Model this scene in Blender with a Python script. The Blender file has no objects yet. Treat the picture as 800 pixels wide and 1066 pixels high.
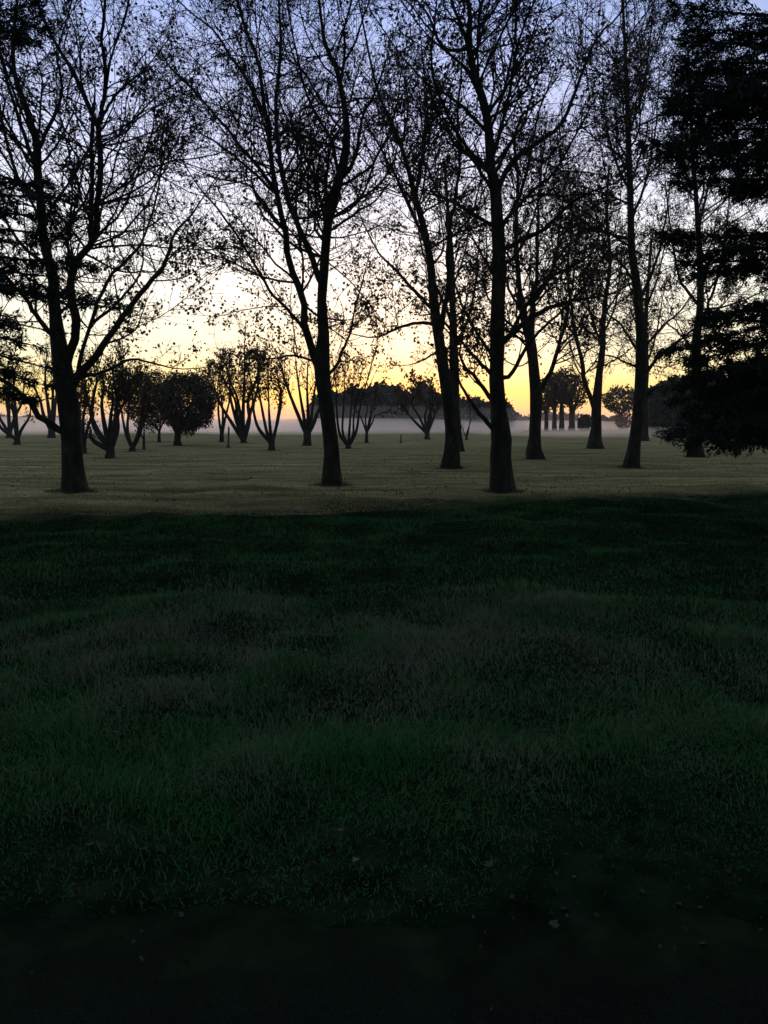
import bpy, math, random
import numpy as np
from mathutils import Vector

C = bpy.context.scene.collection
PI = math.pi
# ------------------------------------------------------------------ camera geometry
PW, PH, F = 800.0, 1066.0, 780.0          # photograph size and focal length in its pixels
EYE = 1.6
PITCH = math.atan((PH / 2 - 440.0) / F)
CP, SP = math.cos(PITCH), math.sin(PITCH)


def at(u, v, Y):
    """the point on the ray of picture point (u, v) at forward distance Y"""
    x, y = (u - PW / 2) / F, (PH / 2 - v) / F
    t = Y / (CP + y * SP)
    return np.array((x * t, Y, EYE + t * (-SP + y * CP)))


def ground_at(u, v):
    x, y = (u - PW / 2) / F, (PH / 2 - v) / F
    t = -EYE / (-SP + y * CP)
    return np.array((x * t, t * (CP + y * SP), 0.0))


def lin(r, g, b):
    f = lambda c: (c / 255 / 12.92) if c <= 10 else ((c / 255 + 0.055) / 1.055) ** 2.4
    return (f(r), f(g), f(b), 1.0)


# ------------------------------------------------------------------ object helpers
def empty(name, loc):
    o = bpy.data.objects.new(name, None)
    C.objects.link(o)
    o.location = loc
    o.empty_display_size = 0.3
    return o


def tag(o, label=None, cat=None, group=None, kind=None):
    if label: o['label'] = label
    if cat: o['category'] = cat
    if group: o['group'] = group
    if kind: o['kind'] = kind
    return o


def mesh_obj(name, V, faces, mat, parent=None, smooth=False, attr=None):
    """V (n,3) world points; faces a list of (m,k) index arrays. The mesh is stored relative to its top thing."""
    V = np.asarray(V, dtype=np.float64)
    org = np.zeros(3)
    p = parent
    while p is not None:
        org += np.array(p.location)
        p = p.parent
    me = bpy.data.meshes.new(name)
    me.vertices.add(len(V))
    me.vertices.foreach_set('co', (V - org).astype(np.float32).ravel())
    faces = [np.asarray(f, dtype=np.int32) for f in faces if len(f)]
    loops = np.concatenate([f.ravel() for f in faces])
    tot = np.concatenate([np.full(len(f), f.shape[1], dtype=np.int32) for f in faces])
    start = np.concatenate(([0], np.cumsum(tot)[:-1])).astype(np.int32)
    me.loops.add(len(loops))
    me.loops.foreach_set('vertex_index', loops)
    me.polygons.add(len(tot))
    me.polygons.foreach_set('loop_start', start)
    if smooth:
        me.polygons.foreach_set('use_smooth', np.ones(len(tot), dtype=bool))
    if attr is not None:
        a = me.attributes.new('tint', 'FLOAT', 'POINT')
        a.data.foreach_set('value', np.asarray(attr, dtype=np.float32))
    me.update(calc_edges=True)
    me.materials.append(mat)
    o = bpy.data.objects.new(name, me)
    C.objects.link(o)
    if parent is not None:
        o.parent = parent
    return o


class Acc:
    """collects vertices and faces"""
    def __init__(self):
        self.V, self.Fs, self.n = [], [], 0

    def add(self, V, Fc):
        self.V.append(V)
        self.Fs.append(np.asarray(Fc) + self.n)
        self.n += len(V)

    def obj(self, name, mat, parent=None, smooth=False):
        return mesh_obj(name, np.concatenate(self.V), self.Fs, mat, parent, smooth)


def norm(a):
    return a / (np.linalg.norm(a, axis=-1, keepdims=True) + 1e-9)


def tubes(acc, P, R, k, lump=0.0, rng=None, root=0.0):
    """P (B,n,3) polylines, R (B,n) radii -> closed k-sided tubes"""
    if len(P) == 0:
        return
    B, n, _ = P.shape
    T = np.empty_like(P)
    T[:, 1:-1] = P[:, 2:] - P[:, :-2]
    T[:, 0] = P[:, 1] - P[:, 0]
    T[:, -1] = P[:, -1] - P[:, -2]
    T = norm(T)
    mean = np.abs(norm(P[:, -1] - P[:, 0]))
    ref = np.zeros((B, 3))
    ref[np.arange(B), np.argmin(mean, axis=1)] = 1
    A = norm(np.cross(T, ref[:, None, :]))
    Bn = np.cross(T, A)
    ang = np.arange(k) * 2 * PI / k
    rr = R[:, :, None] * np.ones(k)
    if lump and rng is not None:
        base = rng.normal(0, 1, (B, n, k))
        base = (base + np.roll(base, 1, 1) + np.roll(base, 1, 2)) / 1.7
        rr = rr * (1 + lump * base)
    if root:
        fall = np.interp(np.arange(n), (0, 1, 2, 3, 5), (1, .9, .45, .15, 0))
        lob = np.maximum(0, np.cos(np.arange(k) * 2 * PI / k * 3 + rng.uniform(0, 6)) + .5 * np.cos(np.arange(k) * 2 * PI / k * 5 + rng.uniform(0, 6)))
        rr = rr * (1 + root * fall[None, :, None] * lob[None, None, :])
    ring = (P[:, :, None, :] + rr[..., None] * (np.cos(ang)[None, None, :, None] * A[:, :, None, :]
            + np.sin(ang)[None, None, :, None] * Bn[:, :, None, :]))
    V = ring.reshape(-1, 3)
    b = (np.arange(B) * n * k)[:, None, None]
    i = (np.arange(n - 1) * k)[None, :, None]
    j = np.arange(k)[None, None, :]
    j2 = (np.arange(k) + 1) % k
    f = np.stack([b + i + j, b + i + j2[None, None, :], b + i + k + j2[None, None, :], b + i + k + j], axis=-1).reshape(-1, 4)
    acc.add(V, f)
    # end caps
    tip = P[:, -1]
    m = acc.n
    acc.V.append(tip); acc.n += B
    last = (np.arange(B) * n * k + (n - 1) * k + (m - B * n * k))[:, None] + np.arange(k)[None, :]
    tri = np.stack([last, np.roll(last, -1, 1), np.repeat((m + np.arange(B))[:, None], k, 1)], -1).reshape(-1, 3)
    acc.Fs.append(tri)


def resample(pts, rad, n):
    """smooth (Catmull-Rom) resampling to n points"""
    pts = np.asarray(pts, float); rad = np.asarray(rad, float)
    if len(pts) == 2:
        t = np.linspace(0, 1, n)[:, None]
        return pts[0] * (1 - t) + pts[1] * t, rad[0] * (1 - t[:, 0]) + rad[1] * t[:, 0]
    ext = np.concatenate(([2 * pts[0] - pts[1]], pts, [2 * pts[-1] - pts[-2]]))
    s = np.concatenate(([0], np.cumsum(np.linalg.norm(np.diff(pts, axis=0), axis=1))))
    q = np.linspace(0, s[-1], n)
    out = np.empty((n, 3)); ro = np.interp(q, s, rad)
    for a, x in enumerate(q):
        i = min(max(np.searchsorted(s, x, 'right') - 1, 0), len(pts) - 2)
        t = (x - s[i]) / (s[i + 1] - s[i] + 1e-9)
        p0, p1, p2, p3 = ext[i], ext[i + 1], ext[i + 2], ext[i + 3]
        out[a] = 0.5 * (2 * p1 + (p2 - p0) * t + (2 * p0 - 5 * p1 + 4 * p2 - p3) * t * t + (3 * p1 - p0 - 3 * p2 + p3) * t ** 3)
    return out, ro


def children(rng, P, R, M, n, lscale, lmin, lmax, a0, a1, up, wig, rr, rmin, tmin=0.12, zmin=None, taper=0.6):
    """M side shoots on the polylines P -> (P2, R2)"""
    B, m, _ = P.shape
    L = np.linalg.norm(np.diff(P, axis=1), axis=2).sum(1)
    idx = rng.choice(B, M, p=L / L.sum())
    t = tmin + (1 - tmin) * rng.random(M) ** 0.85
    x = t * (m - 1)
    i = np.minimum(x.astype(int), m - 2); fr = (x - i)[:, None]
    p = P[idx, i] * (1 - fr) + P[idx, i + 1] * fr
    r = R[idx, i] * (1 - fr[:, 0]) + R[idx, i + 1] * fr[:, 0]
    tg = norm(P[idx, i + 1] - P[idx, i])
    perp = norm(np.cross(tg, norm(rng.normal(size=(M, 3)))))
    a = np.radians(rng.uniform(a0, a1, M))[:, None]
    d = tg * np.cos(a) + perp * np.sin(a)
    ln = np.clip(lscale * L[idx] * (1 - taper * t) * rng.uniform(0.55, 1.15, M), lmin, lmax) * rng.uniform(0.7, 1.1, M)
    if zmin is not None:
        keep = p[:, 2] > zmin
        p, r, d, ln, M = p[keep], r[keep], d[keep], ln[keep], int(keep.sum())
    P2 = np.empty((M, n, 3)); P2[:, 0] = p
    step = (ln / (n - 1))[:, None]
    for s in range(1, n):
        d = norm(d + rng.normal(0, wig, (M, 3)) + np.array((0, 0, up)))
        p = p + d * step
        P2[:, s] = p
    r0 = np.maximum(np.minimum(r * rr, 0.0125 * ln + 0.003), rmin)
    R2 = r0[:, None] * np.linspace(1, 0.35, n)[None, :]
    R2 = np.maximum(R2, rmin * 0.75)
    return P2, R2


# a lobed leaf outline (plane/maple like), flat fan, unit size, stalk at origin, hanging along -y
LEAF = np.array([(0, 0, 0), (-.22, -.12, .02), (-.52, -.30, .10), (-.30, -.48, .02), (-.34, -.80, .10), (-.12, -.70, -.02), (0, -1.0, .06),
                 (.13, -.70, -.02), (.36, -.78, .10), (.28, -.46, .02), (.50, -.28, .12), (.2, -.12, .02), (0, -.45, -.10)], float)
LEAF_F = np.array([(12, i, i + 1) for i in range(11)] + [(12, 11, 0)])


def leaf_mesh(name, pos, size, rng, mat, parent, hang=0.7, simple=False):
    N = len(pos)
    base, fc = (LEAF, LEAF_F)
    if simple:
        base = np.array([(0, 0, 0), (-.42, -.45, .08), (0, -1, 0), (.42, -.45, .08)], float)
        fc = np.array([(0, 1, 2), (0, 2, 3)])
    y = norm(rng.normal(0, 1, (N, 3)) * (1 - hang) + np.array((0, 0, 1)) * hang)      # leaf -y goes down
    x = norm(np.cross(y, rng.normal(size=(N, 3))))
    z = np.cross(x, y)
    s = (size * rng.uniform(0.6, 1.25, N))[:, None, None]
    V = pos[:, None, :] + s * (base[None, :, 0, None] * x[:, None] + base[None, :, 1, None] * y[:, None] + base[None, :, 2, None] * z[:, None] * 1.6)
    k = len(base)
    Fc = (np.arange(N) * k)[:, None, None] + fc[None]
    return mesh_obj(name, V.reshape(-1, 3), [Fc.reshape(-1, 3)], mat, parent, attr=np.repeat(rng.random(N), k))


# ------------------------------------------------------------------ materials
def new_mat(name):
    m = bpy.data.materials.new(name)
    m.use_nodes = True
    nt = m.node_tree
    b = nt.nodes['Principled BSDF']
    return m, nt, b


def node(nt, t, **kw):
    n = nt.nodes.new(t)
    for k, v in kw.items():
        setattr(n, k, v)
    return n


def ramp(nt, stops, interp='LINEAR'):
    r = nt.nodes.new('ShaderNodeValToRGB')
    e = r.color_ramp
    e.interpolation = interp
    while len(e.elements) < len(stops):
        e.elements.new(0.5)
    for el, (p, c) in zip(e.elements, stops):
        el.position = p
        el.color = c
    return r


def bark_mat(name, c0, c1, c2, scale=3.0, bump=0.6):
    m, nt, b = new_mat(name)
    tc = node(nt, 'ShaderNodeTexCoord')
    mp = node(nt, 'ShaderNodeMapping'); mp.inputs['Scale'].default_value = (scale, scale, scale * 0.35)
    n1 = node(nt, 'ShaderNodeTexNoise'); n1.inputs['Scale'].default_value = 2.0; n1.inputs['Detail'].default_value = 8
    n2 = node(nt, 'ShaderNodeTexNoise'); n2.inputs['Scale'].default_value = 14.0; n2.inputs['Detail'].default_value = 6
    r = ramp(nt, [(0.3, (*c0, 1)), (0.52, (*c1, 1)), (0.7, (*c2, 1))])
    bp = node(nt, 'ShaderNodeBump'); bp.inputs['Strength'].default_value = bump; bp.inputs['Distance'].default_value = 0.03
    l = nt.links.new
    l(tc.outputs['Object'], mp.inputs[0]); l(mp.outputs[0], n1.inputs['Vector']); l(mp.outputs[0], n2.inputs['Vector'])
    l(n1.outputs['Fac'], r.inputs[0]); l(r.outputs[0], b.inputs['Base Color'])
    l(n2.outputs['Fac'], bp.inputs['Height']); l(bp.outputs[0], b.inputs['Normal'])
    b.inputs['Roughness'].default_value = 0.9
    b.inputs['Specular IOR Level'].default_value = 0.2
    return m


def leaf_mat(name, stops, trans=0.35, rough=0.7):
    m, nt, b = new_mat(name)
    at_ = node(nt, 'ShaderNodeAttribute', attribute_name='tint')
    r = ramp(nt, [(p, (*c, 1)) for p, c in stops])
    tr = node(nt, 'ShaderNodeBsdfTranslucent')
    mx = node(nt, 'ShaderNodeMixShader'); mx.inputs[0].default_value = trans
    l = nt.links.new
    l(at_.outputs['Fac'], r.inputs[0]); l(r.outputs[0], b.inputs['Base Color']); l(r.outputs[0], tr.inputs['Color'])
    l(b.outputs[0], mx.inputs[1]); l(tr.outputs[0], mx.inputs[2])
    l(mx.outputs[0], nt.nodes['Material Output'].inputs['Surface'])
    b.inputs['Roughness'].default_value = rough
    b.inputs['Specular IOR Level'].default_value = 0.2
    return m


M_BARK = bark_mat('plane_bark', (0.016, 0.014, 0.009), (0.028, 0.025, 0.017), (0.06, 0.053, 0.037))
M_TWIG = bark_mat('twig_bark', (0.025, 0.021, 0.017), (0.038, 0.033, 0.027), (0.055, 0.049, 0.04), 8)
M_BARK2 = bark_mat('dark_bark', (0.025, 0.022, 0.018), (0.04, 0.036, 0.03), (0.06, 0.054, 0.046))
M_LEAF = leaf_mat('withered_leaf', [(0, (0.05, 0.032, 0.015)), (0.6, (0.075, 0.045, 0.02)), (1, (0.11, 0.06, 0.022))], 0.25)
M_LEAFR = leaf_mat('russet_leaf', [(0, (0.06, 0.03, 0.014)), (0.6, (0.10, 0.042, 0.018)), (1, (0.14, 0.06, 0.025))], 0.4)
M_DENSE = leaf_mat('evergreen_leaf', [(0, (0.04, 0.042, 0.03)), (0.6, (0.065, 0.066, 0.048)), (1, (0.10, 0.098, 0.072))], 0.2)
M_NEEDLE = leaf_mat('conifer_needle', [(0, (0.010, 0.018, 0.011)), (0.6, (0.016, 0.027, 0.017)), (1, (0.024, 0.036, 0.022))], 0.05)
M_FAR = leaf_mat('far_foliage', [(0, (0.035, 0.036, 0.028)), (0.6, (0.05, 0.048, 0.036)), (1, (0.07, 0.064, 0.048))], 0.1)
M_LITTER = leaf_mat('dry_litter', [(0, (0.04, 0.03, 0.02)), (0.5, (0.08, 0.065, 0.045)), (1, (0.14, 0.12, 0.09))], 0.1)

# ------------------------------------------------------------------ ground
NR = np.random.default_rng(5)
_lat = NR.random((64, 64))


def vnoise(x, y, s):
    """smooth value noise 0..1 with cell size s"""
    x = x / s; y = y / s
    i = np.floor(x).astype(int); j = np.floor(y).astype(int)
    fx = x - i; fy = y - j
    fx = fx * fx * (3 - 2 * fx); fy = fy * fy * (3 - 2 * fy)
    g = lambda a, b: _lat[a % 64, b % 64]
    return (g(i, j) * (1 - fx) + g(i + 1, j) * fx) * (1 - fy) + (g(i, j + 1) * (1 - fx) + g(i + 1, j + 1) * fx) * fy


def crest(x):
    return 15.3 + 0.30 * np.clip(x, -14, 16)


ROAD_Z = -0.30
ROAD_EDGE = 2.74


def height(x, y):
    x = np.asarray(x, float); y = np.asarray(y, float)
    s = np.clip((y - 2.5) / (crest(x) - 3.0), 0, 1)
    s = s * s * (3 - 2 * s) * 0.75 + 0.25 * s
    z = -0.28 + 0.28 * s
    near = np.clip((y - 2.4) / 0.8, 0, 1) * np.clip(1.4 - y / 30, 0, 1)
    z = z + near * (0.13 * (vnoise(x, y, 1.7) - 0.5) + 0.10 * (vnoise(x + 9, y, 0.55) - 0.5))
    z = z + np.clip((y - 16) / 10, 0, 1) * 0.03 * (vnoise(x, y + 30, 4.0) - 0.5) * np.clip(1.5 - y / 60, 0, 1)
    z = np.where(y < 2.3, -0.36, z - 0.10 * np.clip((2.74 + 0.34 * (vnoise(x, x * 0 + 3, 0.9) - 0.5) - y) / 0.12, 0, 1))
    return z


def warp(n, a, b):
    t = np.linspace(-1, 1, n)
    return np.sign(t) * (a * np.abs(t) + (b - a) * np.abs(t) ** 5)


gx = warp(241, 22, 600)
gy = np.concatenate((np.linspace(-60, 1.8, 14), np.linspace(2.3, 3.2, 30)[:-1], np.linspace(3.2, 16, 104), 16 + 64 * np.linspace(0.01, 1, 90) ** 1.4, np.linspace(90, 600, 24)))
X, Y = np.meshgrid(gx, gy)
Z = height(X, Y)
nx, ny = len(gx), len(gy)
i, j = np.meshgrid(np.arange(nx - 1), np.arange(ny - 1))
q = (j * nx + i).ravel()


def ground_mat():
    m, nt, b = new_mat('turf')
    l = nt.links.new
    tc = node(nt, 'ShaderNodeTexCoord')
    sx = node(nt, 'ShaderNodeSeparateXYZ'); l(tc.outputs['Object'], sx.inputs[0])
    # distance past the crest line where the rough grass gives way to the mown field
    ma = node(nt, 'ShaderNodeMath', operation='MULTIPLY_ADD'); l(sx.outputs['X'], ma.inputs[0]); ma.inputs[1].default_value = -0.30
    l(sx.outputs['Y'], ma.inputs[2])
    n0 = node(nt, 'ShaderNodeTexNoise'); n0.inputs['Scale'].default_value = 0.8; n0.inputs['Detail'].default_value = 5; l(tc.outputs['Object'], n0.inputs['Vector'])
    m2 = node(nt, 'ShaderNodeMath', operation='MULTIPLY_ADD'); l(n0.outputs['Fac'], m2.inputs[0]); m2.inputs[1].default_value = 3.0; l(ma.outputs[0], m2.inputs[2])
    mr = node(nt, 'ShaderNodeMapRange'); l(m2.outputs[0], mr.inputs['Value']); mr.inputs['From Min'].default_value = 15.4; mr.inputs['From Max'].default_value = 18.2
    # rough verge
    n1 = node(nt, 'ShaderNodeTexNoise'); n1.inputs['Scale'].default_value = 6; n1.inputs['Detail'].default_value = 9; l(tc.outputs['Object'], n1.inputs['Vector'])
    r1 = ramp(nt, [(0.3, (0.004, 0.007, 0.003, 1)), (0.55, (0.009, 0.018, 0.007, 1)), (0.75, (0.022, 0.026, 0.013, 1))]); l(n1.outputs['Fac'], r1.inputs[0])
    # mown field: streaks across the view, dewy pale and straw patches
    mp = node(nt, 'ShaderNodeMapping'); mp.inputs['Scale'].default_value = (0.16, 1.1, 1); l(tc.outputs['Object'], mp.inputs[0])
    n2 = node(nt, 'ShaderNodeTexNoise'); n2.inputs['Scale'].default_value = 1.0; n2.inputs['Detail'].default_value = 8; n2.inputs['Roughness'].default_value = 0.62; l(mp.outputs[0], n2.inputs['Vector'])
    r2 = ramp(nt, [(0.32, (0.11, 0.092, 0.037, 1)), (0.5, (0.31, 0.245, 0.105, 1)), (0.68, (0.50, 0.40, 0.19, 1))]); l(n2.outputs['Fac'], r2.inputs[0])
    n3 = node(nt, 'ShaderNodeTexNoise'); n3.inputs['Scale'].default_value = 22; n3.inputs['Detail'].default_value = 6; l(tc.outputs['Object'], n3.inputs['Vector'])
    mx0 = node(nt, 'ShaderNodeMix', data_type='RGBA', blend_type='MULTIPLY'); mx0.inputs['Factor'].default_value = 0.8
    r3 = ramp(nt, [(0.34, (0.16, 0.16, 0.14, 1)), (0.60, (1.3, 1.3, 1.3, 1))]); l(n3.outputs['Fac'], r3.inputs[0])
    l(r2.outputs[0], mx0.inputs['A']); l(r3.outputs[0], mx0.inputs['B'])
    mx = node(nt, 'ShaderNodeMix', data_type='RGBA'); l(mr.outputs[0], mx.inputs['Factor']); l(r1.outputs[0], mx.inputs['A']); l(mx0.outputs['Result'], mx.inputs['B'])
    l(mx.outputs['Result'], b.inputs['Base Color'])
    bp = node(nt, 'ShaderNodeBump'); bp.inputs['Strength'].default_value = 0.7; bp.inputs['Distance'].default_value = 0.03; l(n3.outputs['Fac'], bp.inputs['Height']); l(bp.outputs[0], b.inputs['Normal'])
    b.inputs['Roughness'].default_value = 0.9
    b.inputs['Specular IOR Level'].default_value = 0.0
    return m


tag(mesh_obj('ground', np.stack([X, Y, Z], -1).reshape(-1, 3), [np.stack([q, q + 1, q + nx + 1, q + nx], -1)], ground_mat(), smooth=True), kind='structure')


def asphalt():
    m, nt, b = new_mat('asphalt')
    l = nt.links.new
    tc = node(nt, 'ShaderNodeTexCoord')
    n1 = node(nt, 'ShaderNodeTexNoise'); n1.inputs['Scale'].default_value = 160; n1.inputs['Detail'].default_value = 4; l(tc.outputs['Object'], n1.inputs['Vector'])
    n2 = node(nt, 'ShaderNodeTexNoise'); n2.inputs['Scale'].default_value = 1.6; n2.inputs['Detail'].default_value = 6; l(tc.outputs['Object'], n2.inputs['Vector'])
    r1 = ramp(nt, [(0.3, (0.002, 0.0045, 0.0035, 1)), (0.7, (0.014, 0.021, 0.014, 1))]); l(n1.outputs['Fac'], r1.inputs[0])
    r2 = ramp(nt, [(0.3, (0.6, 0.6, 0.6, 1)), (0.7, (1, 1, 1, 1))]); l(n2.outputs['Fac'], r2.inputs[0])
    mx = node(nt, 'ShaderNodeMix', data_type='RGBA', blend_type='MULTIPLY'); mx.inputs['Factor'].default_value = 1
    l(r1.outputs[0], mx.inputs['A']); l(r2.outputs[0], mx.inputs['B'])
    # soil washed over the road's edge
    sx = node(nt, 'ShaderNodeSeparateXYZ'); l(tc.outputs['Object'], sx.inputs[0])
    n3 = node(nt, 'ShaderNodeTexNoise'); n3.inputs['Scale'].default_value = 5; n3.inputs['Detail'].default_value = 7; l(tc.outputs['Object'], n3.inputs['Vector'])
    ms = node(nt, 'ShaderNodeMath', operation='MULTIPLY_ADD'); l(n3.outputs['Fac'], ms.inputs[0]); ms.inputs[1].default_value = 0.9; l(sx.outputs['Y'], ms.inputs[2])
    mr = node(nt, 'ShaderNodeMapRange', interpolation_type='SMOOTHSTEP'); l(ms.outputs[0], mr.inputs['Value']); mr.inputs['From Min'].default_value = 2.65; mr.inputs['From Max'].default_value = 3.05
    n4 = node(nt, 'ShaderNodeTexNoise'); n4.inputs['Scale'].default_value = 6; n4.inputs['Detail'].default_value = 9; l(tc.outputs['Object'], n4.inputs['Vector'])
    r4 = ramp(nt, [(0.3, (0.004, 0.007, 0.003, 1)), (0.55, (0.009, 0.018, 0.007, 1)), (0.75, (0.022, 0.026, 0.013, 1))]); l(n4.outputs['Fac'], r4.inputs[0])
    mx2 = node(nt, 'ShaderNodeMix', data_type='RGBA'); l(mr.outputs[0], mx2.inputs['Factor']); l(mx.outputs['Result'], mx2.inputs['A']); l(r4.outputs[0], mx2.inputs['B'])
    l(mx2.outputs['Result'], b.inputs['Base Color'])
    bp = node(nt, 'ShaderNodeBump'); bp.inputs['Strength'].default_value = 0.5; bp.inputs['Distance'].default_value = 0.006; l(n1.outputs['Fac'], bp.inputs['Height']); l(bp.outputs[0], b.inputs['Normal'])
    b.inputs['Roughness'].default_value = 0.95
    b.inputs['Specular IOR Level'].default_value = 0.02
    return m


rx = np.linspace(-60, 60, 601)
edge = ROAD_EDGE + 0.34 * (vnoise(rx, rx * 0 + 3, 0.9) - 0.5) + 0.16 * (vnoise(rx, rx * 0 + 8, 0.23) - 0.5)
RV = np.concatenate((np.stack([rx, rx * 0 - 4.0, rx * 0 + ROAD_Z + 0.05], -1), np.stack([rx, edge, rx * 0 + ROAD_Z + 0.02], -1)))
a = np.arange(600)
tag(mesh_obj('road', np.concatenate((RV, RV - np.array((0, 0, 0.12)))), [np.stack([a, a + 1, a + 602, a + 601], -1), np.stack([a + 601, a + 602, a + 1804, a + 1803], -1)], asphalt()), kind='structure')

# a pale track far away across the field
M_PATH, nt, b = new_mat('pale_track')
b.inputs['Base Color'].default_value = (0.42, 0.38, 0.34, 1); b.inputs['Roughness'].default_value = 0.9
pc = np.array([(44, 125), (52, 140), (62, 165), (72, 200), (78, 260)], float)
pv = np.concatenate([[(x - 2.0, y, 0.03), (x + 2.0, y, 0.03)] for x, y in pc])
tag(mesh_obj('path', pv, [np.array([(2 * k, 2 * k + 1, 2 * k + 3, 2 * k + 2) for k in range(4)])], M_PATH), kind='structure')

# ------------------------------------------------------------------ grass
def grass_mat(name, green, straw, lo, hi, scale):
    m, nt, b = new_mat(name)
    l = nt.links.new
    tc = node(nt, 'ShaderNodeTexCoord')
    at_ = node(nt, 'ShaderNodeAttribute', attribute_name='tint')
    n1 = node(nt, 'ShaderNodeTexNoise'); n1.inputs['Scale'].default_value = scale; n1.inputs['Detail'].default_value = 4; l(tc.outputs['Object'], n1.inputs['Vector'])
    ad = node(nt, 'ShaderNodeMath', operation='MULTIPLY_ADD'); l(at_.outputs['Fac'], ad.inputs[0]); ad.inputs[1].default_value = 0.30; l(n1.outputs['Fac'], ad.inputs[2])
    r = ramp(nt, [(lo, (*green[0], 1)), ((lo + hi) / 2, (*green[1], 1)), (hi, (*straw, 1))]); l(ad.outputs[0], r.inputs[0])
    tr = node(nt, 'ShaderNodeBsdfTranslucent'); mx = node(nt, 'ShaderNodeMixShader'); mx.inputs[0].default_value = 0.25
    l(r.outputs[0], b.inputs['Base Color']); l(r.outputs[0], tr.inputs['Color']); l(b.outputs[0], mx.inputs[1]); l(tr.outputs[0], mx.inputs[2])
    l(mx.outputs[0], nt.nodes['Material Output'].inputs['Surface'])
    b.inputs['Roughness'].default_value = 0.65; b.inputs['Specular IOR Level'].default_value = 0.12
    return m


def blades(name, x, y, ln, wd, lean, mat, rng, parent=None, tint=None):
    N = len(x)
    z = height(x, y) - 0.01
    az = rng.uniform(0, 2 * PI, N)
    side = np.stack([np.cos(az), np.sin(az), np.zeros(N)], -1)
    fall = np.stack([-np.sin(az), np.cos(az), np.zeros(N)], -1)
    # neighbours lean the same way: tufts and swirls
    ca = vnoise(x, y, 0.6) * 14
    fall = norm(fall + 0.4 * np.stack([np.cos(ca), np.sin(ca), np.zeros(N)], -1))
    p0 = np.stack([x, y, z], -1)
    up = np.array((0, 0, 1.0))
    L = ln[:, None]; W = wd[:, None]; k = lean[:, None]
    p1 = p0 + L * 0.5 * norm(up + fall * k * 0.5)
    p2 = p1 + L * 0.5 * norm(up * (1 - k * 0.55) + fall * k)
    V = np.stack([p0 - side * W / 2, p0 + side * W / 2, p1 + side * W * 0.42, p1 - side * W * 0.42, p2], 1)
    o = (np.arange(N) * 5)[:, None]
    return mesh_obj(name, V.reshape(-1, 3), [o + np.array([[0, 1, 2, 3]]), o + np.array([[3, 2, 4]])], mat, parent, attr=np.repeat(rng.random(N) if tint is None else tint, 5))


rg = np.random.default_rng(11)
M_GRASS = grass_mat('rough_grass', [(0.018, 0.116, 0.022), (0.048, 0.138, 0.038)], (0.150, 0.150, 0.085), 0.38, 1.0, 1.4)
gxs, gys, gl, gw = [], [], [], []
for (y0, y1, half, n) in ((2.6, 4.5, 6.4, 200000), (4.5, 7.5, 8.5, 195000), (7.5, 20, 14, 270000)):
    y = rg.uniform(y0, y1, n); x = rg.uniform(-half, half, n)
    keep = y < crest(x) + 2.6 * (vnoise(x, y, 2.1) - 0.55) + 1.6 * (vnoise(x + 5, y, 0.7) - 0.5)
    keep &= (y > ROAD_EDGE - 0.04 + 0.34 * (vnoise(x, x * 0 + 3, 0.9) - 0.5) + 0.16 * (vnoise(x, x * 0 + 8, 0.23) - 0.5))
    keep &= rg.random(n) < (0.3 + 0.9 * vnoise(x + 31, y, 0.5)) * np.clip((y - ROAD_EDGE + 0.20) / 1.0 + 0.5 * (vnoise(x, y + 7, 0.35) - 0.5), 0.05, 1)
    x, y = x[keep], y[keep]
    tuft = vnoise(x, y, 0.45) * 0.6 + vnoise(x + 50, y, 1.6) * 0.4
    gxs.append(x); gys.append(y)
    gl.append((0.026 + 0.13 * tuft ** 1.8) * np.clip(0.45 + (y - 2.6) / 1.6, 0, 1) * np.clip(0.55 + (crest(x) - y) / 6, 0.4, 1) * rg.uniform(0.6, 1.3, len(x)))
    gw.append(np.full(len(x), 0.0028 + 0.0005 * y0))
x = np.concatenate(gxs); y = np.concatenate(gys)
ln_, wd_, le_ = np.concatenate(gl), np.concatenate(gw) * rg.uniform(0.7, 1.4, len(x)), rg.uniform(0.3, 1.5, len(x))
# greener toward the crest, drier in the middle of the bank, some long dry blades near the road
ti_ = rg.random(len(x)) - 0.55 * np.clip((y - 7.6) / 2.0, 0, 1) + 0.85 * np.clip(1.1 - np.abs(y - 6.0) / 2.2, 0, 1) * np.clip(1.5 - np.abs(x + .1) / 3.6, 0, 1) * (0.30 + 1.2 * vnoise(x + 71, y, 0.8)) - 0.4 * np.clip((3.6 - y) / 0.6, 0, 1)
dry = rg.random(len(x)) < 0.012
ti_[dry] = rg.uniform(1.2, 2.2, dry.sum()); ln_[dry] *= 1.5
gr = blades('grass', x, y, ln_, wd_, le_, M_GRASS, rg, tint=ti_)
tag(gr, 'long dark rough grass covering the bank beside the road', 'grass', kind='stuff')
# mown turf of the field
M_TURF = grass_mat('mown_grass', [(0.14, 0.122, 0.045), (0.30, 0.24, 0.098)], (0.48, 0.385, 0.18), 0.40, 0.86, 0.5)
n = 230000
y = 13 + 37 * rg.random(n) ** 1.5; x = rg.uniform(-0.62, 0.62, n) * (y + 3)
keep = y > crest(x) + 2.6 * (vnoise(x, y, 2.1) - 0.8)
x, y = x[keep], y[keep]
tf = blades('mown_grass', x, y, 0.024 + 0.05 * rg.random(len(x)) * vnoise(x, y, 0.8), 0.006 + 0.0003 * y, rg.uniform(0.4, 1.5, len(x)), M_TURF, rg)
tag(tf, 'short pale mown grass of the open field beneath the trees', 'grass', kind='stuff')

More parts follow.
